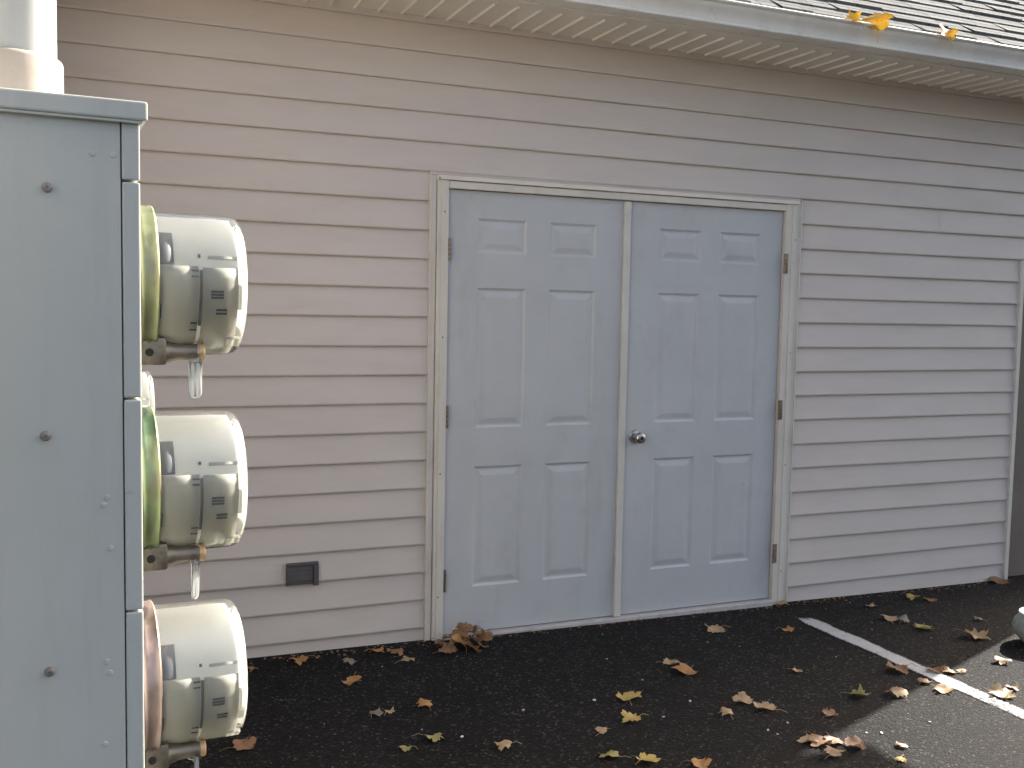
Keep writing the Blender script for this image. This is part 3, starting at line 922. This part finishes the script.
LEAVES = [
    (1.356, -0.311, 0, 0.086, 'tan', 0.6, 'tan curled leaf on dark asphalt in front of the right door leaf'),
    (1.698, -0.42, 0, 0.062, 'orange', 0.6, 'small orange-tan leaf on asphalt below the right door jamb'),
    (0.907, -0.639, 0, 0.064, 'tan', 0.5, 'small yellow-tan leaf touching a wider orange one in front of the doors'),
    (0.905, -0.753, 0, 0.096, 'orange', 0.4, 'wide orange-tan leaf below a smaller one in front of the doors'),
    (0.536, -0.929, 0, 0.089, 'yellow', 0.3, 'broad yellow leaf, the upper of two yellow ones below the white astragal'),
    (0.437, -1.12, 0, 0.063, 'yellow', 0.3, 'smaller yellow leaf just below a broad yellow one, straight out from the white astragal'),
    (0.292, -1.173, 0, 0.054, 'tan', 0.6, 'small tan folded leaf left of a yellow leaf near the bottom of the photo'),
    (0.214, -1.361, 0, 0.061, 'olive', 0.3, 'round olive-yellow leaf at the bottom edge left of a curled yellow one'),
    (0.324, -1.432, 0, 0.08, 'yellow', 0.7, 'curled yellow leaf at the bottom edge right of an olive one'),
    (-0.094, -1.179, 0, 0.055, 'tan', 0.7, 'small tan leaf standing alone at the bottom edge, left of centre'),
    (0.943, -1.1, 0, 0.066, 'tan', 0.5, 'tan leaf, left one of a touching pair on asphalt below the right door'),
    (0.985, -1.188, 0, 0.069, 'tan', 0.6, 'tan leaf, right one of a touching pair on asphalt below the right door'),
    (0.807, -1.188, 0, 0.053, 'tan', 0.5, 'small tan leaf just below a touching pair of leaves'),
    (0.473, -1.524, 0, 0.063, 'orange', 0.5, 'orange leaf cut by the bottom edge between the olive leaf and the brown clump'),
    (1.371, -0.896, 0, 0.038, 'tan', 0.4, 'tiny tan leaf left of the white stripe in the shade'),
    (-0.585, -0.12, 0, 0.075, 'orange', 0.2, 'flat orange leaf against the siding below the dark wall vent'),
    (-0.387, -0.198, 0, 0.059, 'grey', 0.4, 'dull grey-tan leaf at the foot of the siding right of the vent'),
    (-0.243, -0.1, 0, 0.065, 'orange', 0.5, 'orange leaf against the siding, leftmost of three near the left door jamb'),
    (-0.173, -0.151, 0, 0.061, 'brown', 0.5, 'brown leaf against the siding, middle of three near the left door jamb'),
    (-0.15, -0.251, 0, 0.059, 'tan', 0.4, 'tan leaf just out from the siding, rightmost of three near the left door jamb'),
    (-0.431, -0.425, 0, 0.068, 'orange', 0.7, 'arched orange leaf alone on asphalt between the meters and the door'),
    (-0.238, -0.739, 0, 0.064, 'orange', 0.8, 'upright folded orange leaf on asphalt left of the doors'),
    (-0.43, -0.764, 0, 0.044, 'grey', 0.6, 'thin greyish leaf scrap, left of a curled one below the wall vent'),
    (-0.377, -0.762, 0, 0.041, 'tan', 0.8, 'curled tan scrap beside a thin greyish one below the wall vent'),
    (-0.299, -1.039, 0, 0.08, 'olive', 0.5, 'olive-tan leaf with ragged tips near the bottom, left of the doors'),
    (-0.414, -1.084, 0, 0.037, 'olive', 0.3, 'small pale olive scrap left of the ragged olive leaf'),
    (-0.917, -0.883, 0, 0.081, 'brown', 0.4, 'brown leaf right of the lowest meter at the bottom edge'),
    (-1.198, -0.89, 0, 0.055, 'orange', 0.3, 'orange-brown leaf seen between the cabinet and the lowest seal tag'),
    (-1.115, -0.871, 0, 0.05, 'tan', 0.4, 'tan leaf seen under the lowest meter beside its seal tag'),
    (-0.781, -0.167, 0, 0.045, 'brown', 0.4, 'small brown leaf at the foot of the siding right of the lowest meter'),
    (2.727, -0.172, 0, 0.076, 'yellow', 0.5, 'small yellow leaf at the foot of the siding right of the door'),
    (2.789, -0.231, 0, 0.059, 'brown', 0.4, 'small brown leaf right of a yellow one at the foot of the siding'),
    (2.389, -0.223, 0, 0.047, 'tan', 0.4, "tiny tan leaf at the foot of the siding above the stripe's upper end"),
    (2.317, -0.435, 0, 0.07, 'tan', 0.5, 'tan leaf, left one of a touching pair above the white stripe'),
    (2.356, -0.482, 0, 0.06, 'grey', 0.4, 'greyish leaf, right one of a touching pair above the white stripe'),
    (2.372, -0.604, 0, 0.088, 'olive', 0.9, 'dull olive arched leaf between the siding and the white stripe'),
    (2.76, -0.576, 0, 0.051, 'grey', 0.6, 'small grey-tan leaf left of the pale pot'),
    (2.514, -0.794, 0, 0.115, 'tan', 0.8, 'large pale curled leaf left of the pale pot'),
    (2.331, -1.097, 0, 0.067, 'tan', 0.7, 'pale curled leaf below the pot at the right edge'),
    (1.797, -1.025, 0, 0.086, 'brown', 0.7, 'brown curled leaf touching the lower edge of the stripe in shade'),
    (1.948, -1.088, 0, 0.064, 'brown', 0.5, 'brown leaf lying on the stripe where sunlight starts'),
    (1.998, -1.117, 0, 0.056, 'tan', 0.5, 'left one of two small pale leaves just above the sunlit stripe'),
    (2.058, -1.125, 0, 0.047, 'tan', 0.7, 'right one of two small pale leaves just above the sunlit stripe'),
    (1.804, -1.175, 0, 0.05, 'tan', 0.7, 'small bright leaf on the lower edge of the stripe near the sunlight'),
    (1.809, -1.271, 0, 0.073, 'tan', 0.6, 'bright tan leaf half on the stripe at the start of the sunlight'),
    (1.436, -1.202, 0, 0.072, 'olive', 0.9, 'thin curled olive leaf in shade left of the sunlit patch'),
    (1.589, -1.242, 0, 0.088, 'tan', 0.8, 'pale curled leaf at the upper edge of the sunlit patch'),
    (1.995, -1.391, 0, 0.101, 'tan', 0.6, 'large tan leaf lying on the sunlit stripe at the right edge'),
    (2.098, -1.346, 0, 0.062, 'brown', 0.5, 'brown leaf tucked behind the large tan one on the sunlit stripe'),
    (0.973, -1.517, 0, 0.085, 'brown', 0.5, 'large brown leaf in the clump beside the sunlit patch'),
    (0.943, -1.489, 0, 0.071, 'tan', 0.6, 'tan leaf at the left end of the brown clump beside the sunlit patch'),
    (1.023, -1.525, 0, 0.06, 'brown', 0.4, 'brown leaf at the right end of the clump beside the sunlit patch'),
    (1.075, -1.578, 0, 0.063, 'brown', 0.6, 'brown leaf just right of the clump, at the tip of the sunlit patch'),
    (0.948, -1.619, 0, 0.065, 'tan', 0.7, 'pale curled leaf lying in front of the brown clump'),
    (1.232, -1.633, 0, 0.039, 'tan', 0.7, 'small curled leaf within the sunlit patch'),
    (1.147, -1.721, 0, 0.034, 'yellow', 0.4, 'small yellow-green leaf within the sunlit patch at the bottom edge'),
    (1.187, -1.318, 0, 0.049, 'brown', 0.4, 'small dark brown leaf above the clump in shade'),
    (3.492, -0.05, 0, 0.099, 'brown', 0.5, 'brown leaf at the foot of the siding beside the grey side door'),
    (1.936, -0.062, 0, 0.063, 'tan', 0.6, 'small tan leaf at the foot of the right door jamb'),
    (0.156, -0.133, 0.08, 0.089, 'brown', 0.9, 'HEAP'),
    (0.19, -0.144, 0.036, 0.08, 'tan', 0.8, 'HEAP'),
    (0.122, -0.122, 0.054, 0.071, 'brown', 0.7, 'HEAP'),
    (0.075, -0.149, 0.0, 0.066, 'orange', 0.5, 'HEAP'),
    (0.145, -0.214, 0.0, 0.097, 'brown', 0.7, 'HEAP'),
    (0.201, -0.19, 0.0, 0.062, 'brown', 0.6, 'HEAP'),
    (0.042, -0.124, 0.004, 0.062, 'brown', 0.5, 'HEAP'),
    (0.25, -0.164, 0.036, 0.063, 'brown', 0.6, 'HEAP'),
    (0.139, -0.128, 0.022, 0.08, 'orange', 0.8, 'HEAP'),
    (0.207, -0.15, 0.072, 0.054, 'brown', 0.8, 'HEAP'),
    (0.024, -0.229, 0.0, 0.061, 'brown', 0.4, 'HEAP'),
]

LEAVES += [(.10, -.10, .02, .085, 'brown', .5, 'HEAP'), (.17, -.11, .05, .08, 'grey', .5, 'HEAP'), (.23, -.12, .02, .075, 'brown', .6, 'HEAP'),
           (.06, -.19, .0, .075, 'brown', .5, 'HEAP'), (.20, -.10, .07, .07, 'brown', .5, 'HEAP'), (.11, -.17, .03, .08, 'orange', .5, 'HEAP')]
rng = random.Random(77)
for x, y, hz, size, kind, curl, lab in LEAVES:
    me = leaf_mesh("maple_leaf", size * (rng.uniform(.92, 1.2) if lab != 'HEAP' else 1.0), curl * .72, kind, rng)
    o = bpy.data.objects.new("maple_leaf", me)
    col.objects.link(o)
    heap = lab == "HEAP"
    o.location = (x, y, gz(x) + hz * .6 + .002)
    o.rotation_euler = (rng.uniform(-.6, .6) if heap else rng.uniform(-.12, .12), rng.uniform(-.6, .6) if heap else rng.uniform(-.12, .12), rng.uniform(0, 6.28))
    if heap:
        tag(o, "one of the dry brown maple leaves heaped against the foot of the left door leaf", "leaf", "maple leaves heaped against the left door")
        o.location.z += size * .12
    else:
        tag(o, lab, "leaf", "fallen maple leaves on the asphalt")
for x, y, z, s, lab in ((1.863, -.500, 2.796, .075, "leftmost of three yellow leaves on the gutter edge, smaller than its neighbour"),
                        (2.004, -.495, 2.795, .125, "largest bright yellow leaf caught on the gutter edge"),
                        (2.424, -.497, 2.795, .10, "rightmost yellow leaf on the gutter edge, standing alone")):
    me = leaf_mesh("maple_leaf", s, .5, 'gold', rng)
    o = bpy.data.objects.new("maple_leaf", me); col.objects.link(o)
    o.location = (x, y, z); o.rotation_euler = (1.0, rng.uniform(-.4, .4), rng.uniform(-.8, .8))
    tag(o, lab, "leaf", "yellow leaves in the gutter")

# fine litter nobody could count: crumbs, chips of paint and grit
mb = MB()
rng = random.Random(3)
SP = [(.67, -.5), (.1, -.9), (.69, -.77), (.75, -1.03), (.57, -1.13), (.98, -1.33), (.88, -1.4), (.87, -1.36), (2.2, -1.1), (-.3, -1.05), (-.2, -1.05), (1.5, -1.5), (1.2, -1.5), (1.25, -1.52), (.4, -.9)]
for k in range(700):
    if k < len(SP): x, y, s = SP[k][0], SP[k][1], rng.uniform(.003, .0055)
    else:
        x = rng.uniform(-1.6, 3.6); y = -abs(rng.gauss(0, 1.1)) - .03 if k % 3 == 0 else -abs(rng.gauss(0, .035)) - .025; s = rng.uniform(.001, .003) if k % 3 == 0 else rng.uniform(.0015, .006)
        if y < -2.6: continue
    mb.box((-s, -s * rng.uniform(.4, .9), 0), (s, s * .6, s * .7), 0, m=0 if (k < len(SP) or k % 15 == 0) else 1,
           M=Matrix.Translation((x, y, gz(x) + .001)) @ Matrix.Rotation(rng.uniform(0, 6), 4, 'Z') @ Matrix.Rotation(rng.uniform(-.4, .4), 4, 'X'))
o = mb.build("leaf_litter", [M_chip, M_leaf['brown']], weld=False)
tag(o, "scattered pale chips and leaf crumbs on the dark asphalt", kind="stuff")
